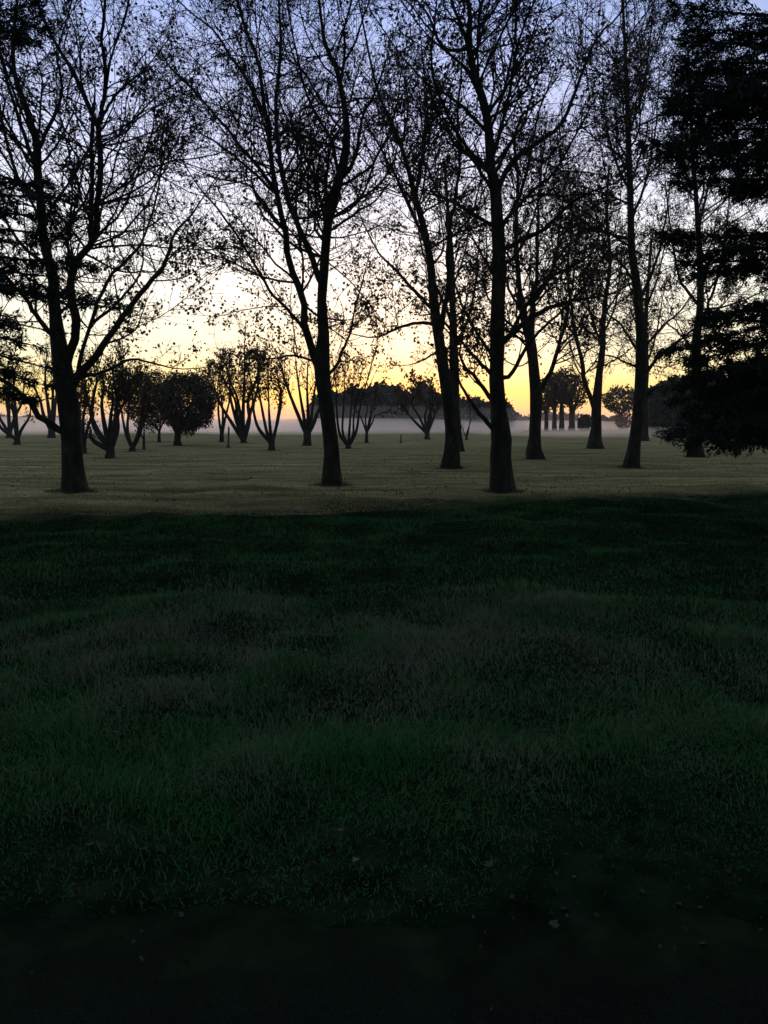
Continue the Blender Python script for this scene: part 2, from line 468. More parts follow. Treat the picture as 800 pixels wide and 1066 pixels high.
# ------------------------------------------------------------------ trees traced from the photograph, each in its own depth
M_SOIL, nt, b = new_mat('bare_soil')
n1 = node(nt, 'ShaderNodeTexNoise'); n1.inputs['Scale'].default_value = 9; n1.inputs['Detail'].default_value = 7
r1 = ramp(nt, [(0.3, (0.035, 0.03, 0.015, 1)), (0.7, (0.10, 0.085, 0.04, 1))])
nt.links.new(n1.outputs['Fac'], r1.inputs[0]); nt.links.new(r1.outputs[0], b.inputs['Base Color'])
b.inputs['Roughness'].default_value = 1.0; b.inputs['Specular IOR Level'].default_value = 0.05


def soil_patch(c, r, rng):
    k = 28
    a = np.arange(k) * 2 * PI / k
    rr = r * (1 + 0.22 * rng.normal(0, 1, k)) * (1 + 0.25 * np.cos(a) ** 2)
    V = [(c[0], c[1], float(height(c[0], c[1])) + 0.02)]
    for s in (0.6, 1.0):
        px, py = c[0] + s * rr * np.cos(a), c[1] + s * rr * np.sin(a)
        V += list(zip(px, py, height(px, py) + 0.008))
    i = np.arange(k); j = (i + 1) % k
    o = mesh_obj('bare_soil', V, [np.stack([i * 0, 1 + i, 1 + j], -1), np.stack([1 + i, 1 + k + i, 1 + k + j, 1 + j], -1)], M_SOIL)
    tag(o, kind='structure')


def traced_tree(name, label, cat, group, trunk, limbs, seed, base_v=None, Y=None, n_leaf=1500, leaf=0.10, leaf_z=(1.5, 9), dens=1.0, soil=0.42,
                bark=None, leaf_m=None, twig=0.0048, clumps=(), extra=8, up=0.10):
    """trunk: [(u, v, width_px), ...] from the base up; limbs: list of (points, width at start, width at end)"""
    rng = np.random.default_rng(seed)
    bark = bark or M_BARK; leaf_m = leaf_m or M_LEAF
    base_v = base_v or trunk[0][1]
    if Y is None: Y = ground_at(trunk[0][0], base_v)[1]
    trunk = [(trunk[0][0], trunk[0][1], min(trunk[0][2], trunk[1][2] * 1.22))] + trunk[1:]
    px = Y / F
    base = at(trunk[0][0], base_v, Y)
    base[2] = float(height(base[0], base[1]))
    root = empty(name, base)
    tag(root, label, cat, group)
    pts = [at(u, v, Y) for u, v, w in trunk]
    rad = [w * px / 2 * .88 for u, v, w in trunk]
    pts[0] = base.copy()
    flare = rad[0]
    pts = [base - np.array((0, 0, 0.25))] + pts
    rad = [flare * 1.15] + rad
    # the leader goes on above the frame
    d = norm(pts[-1] - pts[-2])
    if trunk[-1][1] < 60:
        pts.append(pts[-1] + (d + np.array((0, 0.1, 0.4))) * 1.8); rad.append(rad[-1] * 0.55)
        pts.append(pts[-1] + (d + np.array((0.1, 0, 0.4))) * 1.3); rad.append(0.006)
    P, R = resample(pts, rad, 44)
    P[:, 1] += np.interp(np.arange(44), (0, 8, 43), (0, 0, 1)) * rng.normal(0, 0.5)
    acc = Acc(); tubes(acc, P[None], R[None], 20, 0.035, rng, root=0.26)
    acc.obj('trunk', bark, root, True)
    skel = [(P, R)]
    wood_P, wood_R = [P[None][:, 12:]], [R[None][:, 12:]]

    def put(pp, rr, k=26):
        LP, LR = resample(pp, rr, k)
        LP[1:] += rng.normal(0, 0.25, LP[1:].shape) * LR[1:, None]
        ac = Acc(); tubes(ac, LP[None], LR[None], 9, 0.04, rng)
        ac.obj('limb', bark, root, True)
        skel.append((LP, LR))
        i = np.linspace(0, k - 1, 32).astype(int)
        wood_P.append(LP[i][None]); wood_R.append(LR[i][None])

    for L in limbs:
        pp, w0, w1 = L[:3]
        bestd = 1e9
        for (SP_, SR_) in skel:                      # start on the nearest wood already built
            q0 = at(pp[0][0], pp[0][1], Y)
            dd = np.hypot(SP_[:, 0] - q0[0], SP_[:, 2] - q0[2])
            i0 = int(np.argmin(dd))
            if dd[i0] < bestd: bestd, st, sr = dd[i0], SP_[i0], SR_[i0]
        pix = sum(math.hypot(pp[a + 1][0] - pp[a][0], pp[a + 1][1] - pp[a][1]) for a in range(len(pp) - 1))
        dy = (L[3] if len(L) > 3 else rng.uniform(-0.45, 0.45)) * pix * px
        q_ = [st]
        for a, (u, v) in enumerate(pp[1:]):
            f = (a + 1) / (len(pp) - 1)
            q_.append(at(u, v, st[1] + dy * f ** 1.2))
        r0 = min(w0 * px / 2 * .86, sr * 0.92)
        rr = list(np.linspace(r0, max(w1 * px / 2, 0.008), len(q_)))
        d = norm(q_[-1] - q_[-2])
        tail = 2.2 if pp[-1][1] < 30 else 1.0
        q_.append(q_[-1] + norm(d + np.array((0, 0, 0.25))) * tail); rr.append(0.006)
        put(np.array(q_), rr)
    # limbs the trace cannot show: those that come toward the viewer or go away from it
    P0, R0 = np.concatenate([w for w in wood_P]), np.concatenate([w for w in wood_R])
    for k in range(extra):
        b = rng.integers(0, len(P0)); i0 = int(rng.integers(6, 24))
        s = P0[b, i0]
        if s[2] < 2.6: continue
        az = rng.choice([-1, 1]) * PI / 2 + rng.uniform(-0.6, 0.6)
        dr = np.array((math.cos(az), math.sin(az), 0.9 + rng.random()))
        ln = rng.uniform(1.8, 3.6)
        pp = [s]
        for a in range(4):
            dr = norm(dr + rng.normal(0, 0.12, 3) + np.array((0, 0, 0.12)))
            pp.append(pp[-1] + dr * ln / 4)
        r0 = min(R0[b, i0] * 0.55, 0.05)
        put(np.array(pp), np.linspace(r0, 0.006, 5), 20)
    P0, R0 = np.concatenate(wood_P), np.concatenate(wood_R)
    tot = np.linalg.norm(np.diff(P0, axis=1), axis=2).sum()
    A1 = children(rng, P0, R0, int(tot * 4.1 * dens), 10, 0.62, 0.5, 4.4, 32, 78, up * .6, 0.15, 0.36, twig * 1.5, zmin=1.8)
    tot = np.linalg.norm(np.diff(A1[0], axis=1), axis=2).sum()
    A2 = children(rng, A1[0], A1[1], int(tot * 5.0 * dens), 6, 0.5, 0.25, 1.6, 28, 72, up * 0.4, 0.18, 0.6, twig * 1.2, 0.1)
    tot = np.linalg.norm(np.diff(A2[0], axis=1), axis=2).sum()
    A3 = children(rng, A2[0], A2[1], int(tot * 6.0 * dens), 4, 0.5, 0.14, 0.6, 30, 75, 0.0, 0.22, 0.7, twig, 0.1)
    ac = Acc()
    tubes(ac, *A1, 5); tubes(ac, *A2, 4); tubes(ac, *A3, 3)
    crown = ac.obj('crown', M_TWIG, root)
    # the last leaves, in clusters, more of them low in the crown
    allp = np.concatenate([A3[0][:, 1:].reshape(-1, 3), A2[0][:, 2:].reshape(-1, 3)])
    z0, z1 = leaf_z
    w = np.exp(-np.clip(allp[:, 2] - z0, 0, None) / (z1 - z0)) + 0.06
    cl = vnoise(allp[:, 0] * 1.0 + seed, allp[:, 2] + allp[:, 1] * 0.7, 0.8)
    w *= np.clip(cl - 0.32, 0.025, 1)
    n_leaf = int(n_leaf * 2.5)
    pos = allp[rng.choice(len(allp), n_leaf, p=w / w.sum())]
    pos = pos + rng.normal(0, 0.06, pos.shape)
    for (cu, cv, cn, cr) in clumps:
        i0 = np.argmin(np.linalg.norm((allp - at(cu, cv, Y)) * np.array((1, .3, 1)), axis=1))
        pos = np.concatenate([pos, allp[i0] + rng.normal(0, cr, (cn, 3))])
    leaf_mesh('leaves', pos, leaf * .74, rng, leaf_m, crown, hang=.55)
    if soil: soil_patch(base, soil, rng)
    return root


G1 = 'tall bare plane trees in the near row'
# T1, the big tree on the left
traced_tree('plane_tree', 'thickest bare tree at far left, low forked trunk with wide-spreading limbs', 'tree', G1,
    [(78, 514, 31), (76, 490, 25), (75, 462, 23), (72, 424, 25), (66, 387, 23), (61, 356, 18), (57, 323, 13), (54, 285, 11), (45, 253, 10), (42, 215, 9.5), (38, 177, 9), (37, 149, 8), (30, 124, 7), (20, 96, 6), (13, 76, 5), (11, 38, 4), (14, 10, 3.2)],
    [([(74, 395), (77, 349), (76, 323), (73, 295), (78, 273), (84, 266), (99, 248), (102, 215), (106, 177), (104, 141), (97, 120), (86, 99), (76, 73), (63, 53), (48, 25), (38, 0)], 11, 2.6, .08),
     ([(99, 248), (95, 210), (96, 186), (95, 150), (97, 125)], 5, 4),
     ([(97, 122), (109, 96), (109, 63), (106, 38), (110, 0)], 6, 2.5),
     ([(100, 121), (119, 101), (137, 84), (152, 71)], 3.5, 1.4),
     ([(109, 84), (119, 51), (131, 13)], 3.2, 1.5),
     ([(72, 410), (84, 387), (101, 371), (114, 349), (132, 326), (147, 303), (165, 285), (175, 265), (182, 243), (200, 223)], 10, 1.8, -.25),
     ([(80, 385), (89, 354), (101, 318), (114, 290), (137, 265), (147, 253), (157, 228), (166, 192), (168, 170)], 5, 1.2),
     ([(101, 335), (114, 323), (137, 298), (148, 280), (149, 258)], 4, 1.4),
     ([(74, 405), (86, 392), (109, 387), (137, 374), (162, 379), (190, 384)], 5.5, 1.2, .2),
     ([(60, 365), (54, 349), (38, 328), (25, 308), (10, 293), (0, 280), (-18, 268)], 7, 2.5, -.2),
     ([(70, 455), (61, 447), (43, 435), (28, 417), (8, 399), (-30, 380)], 10, 3, -.3),
     ([(37, 149), (51, 132), (61, 111), (65, 94), (62, 71), (59, 55), (70, 20)], 4.5, 1.6),
     ([(54, 285), (30, 262), (12, 240), (-5, 205)], 5, 2),
     ([(42, 215), (22, 190), (8, 150), (-2, 100)], 5, 2.2),
     ([(38, 177), (60, 150), (75, 120)], 3, 1.5),
     ([(57, 330), (75, 318), (104, 318), (128, 322)], 4, 1.2)],
    1, clumps=((133, 78, 45, .12), (142, 88, 30, .12), (96, 40, 25, .1), (150, 350, 40, .2)), n_leaf=2500, leaf=0.105, leaf_z=(2, 8))
# T2
traced_tree('plane_tree', 'bare tree left of centre forking low into two tall stems', 'tree', G1,
    [(347, 505, 26), (346, 490, 20), (346, 474, 17.5), (342, 439, 17.5), (338, 408, 17.5), (335, 378, 19), (337, 350, 13), (335, 315, 11), (337, 287, 10.5), (339, 261, 10.5), (342, 228, 10), (348, 203, 11), (356, 176, 10), (361, 148, 8.5), (360, 118, 7), (356, 96, 6), (350, 69, 5.2), (339, 47, 4.2), (334, 14, 3.2)],
    [([(338, 400), (330, 378), (323, 356), (317, 337), (315, 309), (306, 287), (301, 264), (295, 234), (287, 198), (283, 165), (280, 132), (275, 110), (271, 71), (260, 41), (249, 8)], 10.5, 3, .12),
     ([(337, 290), (323, 264), (304, 220), (295, 192), (291, 157), (287, 118), (290, 82), (293, 41), (291, 5)], 7.5, 2.2, -.1),
     ([(350, 192), (364, 176), (372, 154), (378, 121), (389, 99), (400, 70)], 5, 1.6),
     ([(357, 82), (359, 55), (359, 27), (367, 0)], 3.5, 1.5),
     ([(358, 69), (370, 44), (378, 19), (385, 0)], 3, 1.4),
     ([(353, 186), (345, 146), (330, 121), (317, 91), (309, 55), (301, 16)], 4.5, 1.5),
     ([(287, 198), (271, 176), (249, 151), (235, 132), (216, 110), (194, 85), (178, 70)], 5, 1.5),
     ([(287, 192), (260, 176), (230, 151), (207, 137)], 4, 1.2),
     ([(275, 115), (257, 82), (238, 55), (221, 30), (188, 3)], 4.5, 1.5),
     ([(326, 365), (316, 342), (301, 323), (284, 307), (271, 285), (243, 239), (224, 214), (210, 198)], 5, 1.4, -.3),
     ([(297, 240), (271, 206), (257, 192), (221, 184)], 3.5, 1.2),
     ([(327, 372), (304, 370), (284, 373), (255, 372)], 3.5, 1.2),
     ([(342, 395), (349, 384), (356, 367), (364, 348), (370, 320), (377, 296)], 4.5, 1.4),
     ([(302, 213), (325, 190), (332, 165), (320, 140)], 3, 1.2),
     ([(340, 250), (325, 215), (318, 170)], 3, 1.2)],
    2, clumps=((300, 330, 120, .4), (285, 365, 120, .4), (380, 300, 90, .35), (265, 345, 80, .35)), n_leaf=3200, leaf=0.105, leaf_z=(2.5, 7))
# T3
traced_tree('plane_tree', 'bare tree immediately left of the thick central trunk, single stem leaning left', 'tree', G1,
    [(470, 488, 25), (471, 475, 19), (471, 452, 15), (467, 417, 15.5), (462, 384, 12.5), (458, 356, 12.5), (454, 329, 12), (451, 301, 10), (449, 274, 9), (447, 261, 8.5), (442, 234, 7.5), (434, 206, 6.5), (427, 176, 5.5), (420, 151, 5), (410, 124, 4.2), (396, 94, 3.4), (385, 50, 2.6)],
    [([(460, 350), (465, 315), (467, 282), (467, 261), (469, 228), (475, 206), (479, 165), (476, 124), (480, 80)], 6.5, 1.8),
     ([(454, 335), (430, 337), (407, 345), (391, 351), (368, 348)], 4.5, 1.2),
     ([(452, 318), (430, 301), (413, 282), (396, 265), (380, 235)], 4.5, 1.3),
     ([(446, 250), (416, 192), (396, 154), (380, 124), (366, 90)], 4, 1.2),
     ([(434, 206), (440, 160), (445, 110), (440, 60)], 4, 1.3),
     ([(467, 261), (490, 225), (500, 190)], 3.5, 1.2),
     ([(420, 151), (425, 105), (415, 60)], 3, 1.2),
     ([(458, 360), (440, 375), (425, 380)], 3, 1)],
    3, n_leaf=3000, leaf=0.11, leaf_z=(2.5, 10), dens=0.8)
# T4
traced_tree('plane_tree', 'thick central bare tree, straight trunk with a burr near its foot', 'tree', G1,
    [(523, 511, 31), (522, 488, 25), (521, 470, 24), (523, 452, 25), (520, 440, 21), (519, 425, 18), (517, 392, 17), (518, 364, 16.5), (518, 329, 16), (519, 301, 16), (519, 261, 15), (515, 198, 13), (510, 176, 11), (508, 137, 10), (501, 104, 9), (493, 80, 8), (487, 49, 7), (489, 27, 5.5), (486, 2, 4)],
    [([(517, 200), (528, 176), (545, 159), (567, 143), (586, 126), (597, 102), (610, 66), (624, 36), (646, 14)], 7, 1.8),
     ([(523, 262), (550, 247), (572, 234), (589, 217), (608, 203), (621, 198), (646, 187)], 6, 1.4, -.2),
     ([(522, 362), (542, 340), (559, 326), (578, 318), (600, 312), (632, 307), (655, 296)], 7.5, 1.4, .2),
     ([(534, 346), (550, 315), (572, 290), (592, 279), (620, 262), (650, 235)], 5, 1.2, -.2),
     ([(524, 402), (531, 391), (540, 376), (550, 359), (567, 340), (586, 323), (606, 300)], 6, 1.6, -.35),
     ([(514, 375), (498, 348), (487, 329), (475, 300), (468, 270)], 4.5, 1.2),
     ([(514, 396), (490, 367), (479, 353), (464, 338)], 5, 1.2),
     ([(516, 425), (498, 397), (484, 381), (479, 368), (482, 345)], 6, 1.4, .2),
     ([(516, 452), (505, 437), (495, 425), (484, 408), (476, 392), (466, 372)], 6, 1.4, -.4),
     ([(488, 47), (476, 16), (468, -6)], 4.5, 2),
     ([(491, 33), (505, 22), (523, -4)], 4, 1.8),
     ([(489, 63), (462, 50), (446, 16), (430, -8)], 4, 1.6),
     ([(499, 102), (484, 71), (457, 47), (438, 28)], 4, 1.3),
     ([(506, 137), (473, 104), (443, 85), (416, 55)], 4.5, 1.3),
     ([(516, 210), (495, 170), (478, 150), (460, 120)], 4.5, 1.2),
     ([(518, 240), (540, 205), (552, 165), (560, 120), (575, 80)], 4.5, 1.2),
     ([(504, 120), (525, 95), (545, 60), (560, 20)], 4.5, 1.4),
     ([(519, 300), (500, 262), (487, 235)], 4, 1.2),
     ([(519, 285), (540, 262), (556, 225), (566, 190)], 4.5, 1.2)],
    4, clumps=((552, 48, 150, .22), (542, 62, 120, .18), (560, 70, 90, .2), (540, 90, 110, .22), (625, 88, 60, .2), (498, 385, 40, .15)), n_leaf=3400, leaf=0.105, leaf_z=(3, 9), dens=1.05)
# T5
traced_tree('plane_tree', 'bare tree right of the central trunk, wide V-shaped fork low on its stem', 'tree', G1,
    [(557, 478, 23), (556, 468, 18), (557, 452, 13.5), (558, 411, 13.5), (555, 378, 12), (552, 354, 12), (547, 338, 10), (542, 315, 6.5), (539, 287, 5.5), (536, 240, 4.5), (538, 190, 3.5), (532, 140, 2.5)],
    [([(553, 356), (556, 315), (559, 287), (560, 240), (562, 190), (568, 140)], 6.5, 1.5),
     ([(558, 412), (572, 389), (581, 362), (589, 334), (596, 300), (600, 255), (608, 210)], 6.5, 1.3),
     ([(545, 330), (530, 300), (522, 262), (520, 230)], 4, 1.2),
     ([(556, 315), (574, 285), (583, 240), (588, 190)], 4, 1.2),
     ([(581, 365), (600, 350), (620, 346)], 2.5, 1),
     ([(552, 370), (535, 345), (528, 322)], 3, 1)],
    5, n_leaf=1800, leaf=0.12, leaf_z=(3, 14), dens=0.8, soil=0.55, twig=0.007)
# T6
traced_tree('plane_tree', 'bare tree between the V-forked trunk and the slim leaning one, two slender stems', 'tree', G1,
    [(620, 467, 21), (620, 458, 15), (621, 445, 12.5), (621, 425, 11.5), (624, 392, 8.5), (628, 364, 7), (629, 337, 6), (632, 310, 5), (637, 270, 4.2), (634, 220, 3.3), (637, 170, 2.4)],
    [([(619, 430), (609, 397), (606, 375), (599, 348), (595, 320), (591, 280), (596, 230), (592, 180)], 6, 1.6),
     ([(625, 360), (617, 334), (613, 318), (608, 280), (612, 240)], 3.6, 1.2),
     ([(628, 350), (640, 320), (646, 280), (648, 240)], 3, 1),
     ([(599, 350), (586, 330), (580, 300)], 2.5, 1),
     ([(625, 385), (645, 372), (660, 360)], 2.5, 1)],
    6, n_leaf=1200, leaf=0.15, leaf_z=(4, 18), dens=0.58, soil=0.6, twig=0.010, extra=5)
# T7
traced_tree('plane_tree', 'slim bare tree leaning right, its foot nearest the dark conifer on the right', 'tree', G1,
    [(656, 487, 23), (658, 478, 17), (661, 458, 13), (665, 425, 13), (667, 384, 12), (667, 342, 11), (665, 315, 10.5), (662, 287, 9), (658, 261, 8), (656, 192, 7), (654, 137, 6), (653, 96, 5), (651, 55, 3.8), (649, 10, 2.8)],
    [([(668, 402), (673, 388), (687, 370), (706, 356), (720, 345), (748, 322)], 5, 1.4, -.15),
     ([(668, 378), (672, 362), (690, 340), (709, 323), (724, 300)], 4, 1.1),
     ([(666, 385), (640, 372), (622, 368)], 3, 1),
     ([(666, 365), (646, 337), (632, 326), (620, 300)], 3.5, 1),
     ([(663, 300), (649, 276), (635, 262), (622, 230)], 3.5, 1.1),
     ([(664, 310), (682, 275), (692, 235), (698, 190)], 4, 1.2),
     ([(657, 225), (672, 190), (682, 140), (686, 90)], 3.6, 1.2),
     ([(656, 200), (640, 165), (630, 120), (628, 80)], 3.4, 1.1),
     ([(654, 140), (668, 100), (676, 50), (680, 10)], 3, 1.1),
     ([(668, 415), (690, 402), (712, 400)], 2.6, .9)],
    7, n_leaf=2400, leaf=0.11, leaf_z=(3, 14), dens=1.1, twig=0.006)
# T8
traced_tree('plane_tree', 'bare tree standing alone among the branch tips of the dark conifer on the right', 'tree', G1,
    [(724, 476, 21), (724, 465, 15.5), (723, 436, 11.5), (724, 384, 10.5), (724, 351, 9.5), (727, 320, 8), (726, 280, 7), (722, 230, 5.5), (717, 180, 4.4), (712, 120, 3.3), (708, 60, 2.4)],
    [([(725, 345), (740, 310), (752, 270), (758, 220)], 4, 1.2),
     ([(726, 320), (708, 290), (700, 250), (694, 200)], 4, 1.2),
     ([(724, 365), (705, 345), (692, 335)], 3, 1),
     ([(723, 240), (736, 200), (745, 150), (750, 100)], 3.4, 1.1),
     ([(719, 200), (705, 160), (700, 110)], 3, 1),
     ([(724, 380), (745, 360), (765, 350)], 3, 1)],
    8, n_leaf=1800, leaf=0.12, leaf_z=(4, 16), dens=0.85, soil=0.55, twig=0.0075)
# T3b and T7b behind
traced_tree('plane_tree', 'bare tree half hidden directly behind the left-leaning trunk beside the central tree', 'tree', G1,
    [(476, 470, 18), (475, 455, 14), (473, 425, 13), (473, 384, 11), (472, 350, 9), (471, 310, 7), (470, 270, 5.5), (466, 220, 4), (462, 170, 2.8)],
    [([(473, 365), (488, 330), (496, 290), (500, 240)], 4, 1.2),
     ([(472, 340), (455, 300), (440, 260), (432, 215)], 4, 1.2),
     ([(471, 300), (485, 260), (490, 215)], 3, 1)],
    9, n_leaf=1500, leaf=0.13, leaf_z=(4, 16), dens=0.6, soil=0, twig=0.009, extra=5)
traced_tree('plane_tree', 'smaller bare tree hidden right behind the slim leaning trunk', 'tree', G1,
    [(671, 459, 13), (671, 450, 9.5), (671, 420, 8), (672, 380, 7), (671, 340, 5.5), (673, 300, 4), (676, 250, 2.8)],
    [([(671, 380), (683, 350), (690, 310)], 3, 1), ([(671, 350), (660, 315), (650, 270)], 3, 1), ([(672, 320), (686, 285), (695, 240)], 2.6, .9)],
    10, n_leaf=1200, leaf=0.16, leaf_z=(5, 18), dens=0.4, soil=0.6, twig=0.013, extra=3)


# ------------------------------------------------------------------ small multi-stemmed trees out on the field
def vase_tree(name, label, cat, group, u, v, stems, seed, Y=None, w=5, bole=8, n_leaf=500, leaf=0.14, dens=1.0, twig=0.012, leaf_m=None, grow=0.5, leafband=None):
    """stems: list of [(u, v), ...] polylines that rise from the bole top"""
    rng = np.random.default_rng(seed)
    if Y is None: Y = ground_at(u, v)[1]
    px = Y / F
    base = at(u, v, Y); base[2] = float(height(base[0], base[1]))
    root = tag(empty(name, base), label, cat, group)
    top = at(u, v - bole, Y)
    P, R = resample([base - np.array((0, 0, .2)), base, (base + top) / 2, top], [w * px * 0.72, w * px * 0.66, w * px * 0.5, w * px * 0.5], 12)
    ac = Acc(); tubes(ac, P[None], R[None], 10, 0.05, rng); ac.obj('trunk', M_BARK2, root, True)
    WP, WR = [], []
    for st in stems:
        dy = rng.uniform(-0.5, 0.5) * px * 30
        pp = [top - np.array((0, 0, bole * px * 0.35))] + [at(a, b, Y + dy * (k + 1) / len(st)) for k, (a, b) in enumerate(st)]
        rr = np.linspace(w * px * 0.34, 0.014, len(pp))
        LP, LR = resample(pp, rr, 16)
        ac = Acc(); tubes(ac, LP[None], LR[None], 7, 0.05, rng); ac.obj('limb', M_BARK2, root, True)
        WP.append(LP[None]); WR.append(LR[None])
    P0, R0 = np.concatenate(WP), np.concatenate(WR)
    tot = np.linalg.norm(np.diff(P0, axis=1), axis=2).sum()
    A1 = children(rng, P0, R0, int(tot * 3.0 * dens), 6, grow, 0.4, 2.6, 18, 58, 0.14, 0.12, 0.5, twig * 1.1, 0.42)
    tot = np.linalg.norm(np.diff(A1[0], axis=1), axis=2).sum()
    A2 = children(rng, A1[0], A1[1], int(tot * 2.8 * dens), 5, 0.55, 0.3, 1.2, 25, 65, 0.04, 0.16, 0.7, twig * .85, 0.1)
    ac = Acc(); tubes(ac, *A1, 4); tubes(ac, *A2, 3)
    crown = ac.obj('crown', M_TWIG, root)
    allp = np.concatenate([A2[0][:, 1:].reshape(-1, 3), A1[0][:, 2:].reshape(-1, 3)])
    if leafband:
        z0, z1 = at(u, leafband[1], Y)[2], at(u, leafband[0], Y)[2]
        k = (allp[:, 2] > z0) & (allp[:, 2] < z1)
        if k.sum() > 20: allp = allp[k]
    n_leaf = int(n_leaf * 1.15)
    pos = allp[rng.integers(0, len(allp), n_leaf)] + rng.normal(0, 0.10, (n_leaf, 3))
    leaf_mesh('leaves', pos, leaf, rng, leaf_m or M_LEAF, crown)
    soil_patch(base, 0.5, rng)
    return root


def vee(u, v, tips, bend=0.35):
    """stems that leave (u,v) and sweep up to the tips"""
    out = []
    r = random.Random(int(u * 13 + v * 7))
    lean = r.uniform(-7, 7)
    for (a, b) in tips:
        b = v - (v - b) * r.uniform(0.92, 1.34)
        a += lean + r.uniform(-7, 7)
        k = bend * r.uniform(0.6, 1.5)
        out.append([(u + (a - u) * k + r.uniform(-1, 1), v + (b - v) * 0.25), (u + (a - u) * min(k * 1.5, .8) + r.uniform(-4, 4), v + (b - v) * 0.5),
                    (u + (a - u) * .8 + r.uniform(-4, 4), v + (b - v) * 0.75), (a, b)])
    return out


G2 = 'small bare multi-stemmed trees out on the field'
vt = lambda *a, **k: vase_tree('multi_stem_tree', a[0], 'tree', G2, *a[1:], **k)
vt('small twiggy tree just right of the thick left trunk, nearest of its group', 115, 477, vee(115, 466, [(82, 438), (84, 412), (92, 394), (104, 384), (118, 382), (130, 392), (137, 410), (112, 400)], .6), 21, w=9, bole=12, n_leaf=1500, dens=1.9, leaf=.11)
vt('two-stemmed dark tree second to the right of the thick left trunk', 138, 470, [[(131, 450), (126, 425), (120, 395)], [(133, 448), (134, 420), (130, 384)], [(144, 450), (148, 425), (144, 385)], [(145, 450), (154, 428), (162, 404)], [(146, 452), (152, 432), (168, 420)]], 22, w=6.5, bole=4, n_leaf=1000, dens=1.7, leaf=.12)
vt('small bare tree at the left picture edge with curved right stem', 18, 463, vee(18, 456, [(4, 400), (14, 385), (22, 390), (34, 415), (-10, 420)]), 23, w=6, bole=8, n_leaf=500, dens=1.1)
vt('small tree behind the left picture-edge tree, partly hidden by it', 10, 456, vee(10, 450, [(-8, 395), (6, 380), (18, 385), (28, 400)]), 24, w=6, bole=6, n_leaf=500, dens=1.0, twig=.015)
vt('small tree seen just left of the thick left trunk', 54, 456, vee(54, 448, [(38, 395), (48, 380), (58, 376), (66, 392)]), 25, w=7, bole=9, n_leaf=600, dens=1.0, twig=.015)
vt('thin tree showing close behind the foot of the thick left trunk', 87, 472, vee(87, 462, [(80, 400), (90, 385), (98, 396)]), 26, w=6, bole=14, n_leaf=400, dens=1.0)
vt('many-stemmed tree with a clump of russet leaves, left of the sunset glow', 254, 461, vee(254, 457, [(218, 385), (228, 372), (240, 365), (252, 362), (264, 360), (276, 366), (270, 385), (234, 395)], .30), 27, w=7, bole=2, n_leaf=2300, leaf=.15, dens=.9, leaf_m=M_LEAFR, leafband=(362, 420))
vt('slim upright tree at the left flank of the russet-leaved tree', 231, 460, vee(231, 452, [(224, 385), (231, 375), (238, 392)]), 28, w=4.5, bole=8, n_leaf=350, dens=1.0)
vt('vase-shaped bare tree against the sunset glow, first right of the russet-leaved tree', 283, 469, [[(269, 445), (264, 425), (262, 400), (256, 372)], [(278, 450), (272, 420), (268, 395), (272, 365)], [(281, 440), (280, 415), (279, 380)], [(287, 448), (290, 430), (292, 408), (288, 385)], [(289, 440), (293, 420), (292, 400)]], 29, w=6.5, bole=10, n_leaf=500, dens=1.0)
vt('vase-shaped bare tree against the sunset glow, just left of the low-forked trunk', 320, 464, [[(313, 438), (300, 405), (292, 380), (286, 362)], [(317, 436), (311, 400), (306, 360)], [(321, 435), (320, 400), (322, 355)], [(327, 440), (333, 425), (345, 405), (352, 380)], [(324, 438), (328, 405), (336, 365)]], 30, w=8, bole=16, n_leaf=500, dens=1.0)
vt('goblet-shaped tree of curved thin stems right of the low-forked trunk', 363, 467, [[(354, 452), (351, 430), (350, 400), (345, 365)], [(357, 450), (358, 420), (360, 370)], [(364, 450), (366, 420), (370, 375)], [(371, 450), (375, 425), (384, 390), (392, 360)], [(368, 452), (369, 430), (378, 380)]], 31, w=5.5, bole=4, n_leaf=450, dens=1.0)
vt('tiny single-stemmed tree on the mist just right of the goblet-shaped tree', 382, 461, vee(382, 444, [(368, 412), (378, 402), (388, 400), (398, 415), (404, 425)]), 32, w=3, bole=16, n_leaf=180, dens=0.9, grow=.4)
vt('small round-headed tree with low fork standing out against the mist', 445, 457.5, vee(445, 446, [(424, 415), (432, 404), (442, 398), (452, 396), (460, 404), (466, 416)]), 33, w=5, bole=9, n_leaf=1100, leaf=.2, dens=1.1, twig=.018, leaf_m=M_LEAFR)
vt('thin sapling in the gap left of the central tree, two bare stems', 486, 458, [[(483, 450), (478, 438)], [(488, 448), (490, 430), (486, 415)], [(487, 448), (496, 425)]], 34, w=2.4, bole=4, n_leaf=120, dens=0.8)
vt('slender sapling tied beside a low side branch, left of the round dense tree', 150, 468, [[(150, 440), (149, 415), (152, 395)], [(144, 446), (138, 440)], [(151, 430), (158, 405)]], 35, w=2.6, bole=14, n_leaf=200, dens=0.9)

# ------------------------------------------------------------------ round dense evergreens
def crown_points(rng, c, rx, ry, rz, n, droop=0.25, hollow=0.55):
    d = norm(rng.normal(size=(n, 3)))
    lump = 1 + 0.07 * np.sin(d[:, 0] * 7 + d[:, 2] * 5) + 0.06 * np.sin(d[:, 1] * 11 + d[:, 0] * 9 + 1.3) + rng.normal(0, .055, n) + (rng.random(n) < .05) * rng.uniform(0, .16, n)
    r = (hollow + (1 - hollow) * rng.random(n) ** 0.5) * lump
    p = d * r[:, None] * np.array((rx, ry, rz))
    return p + c


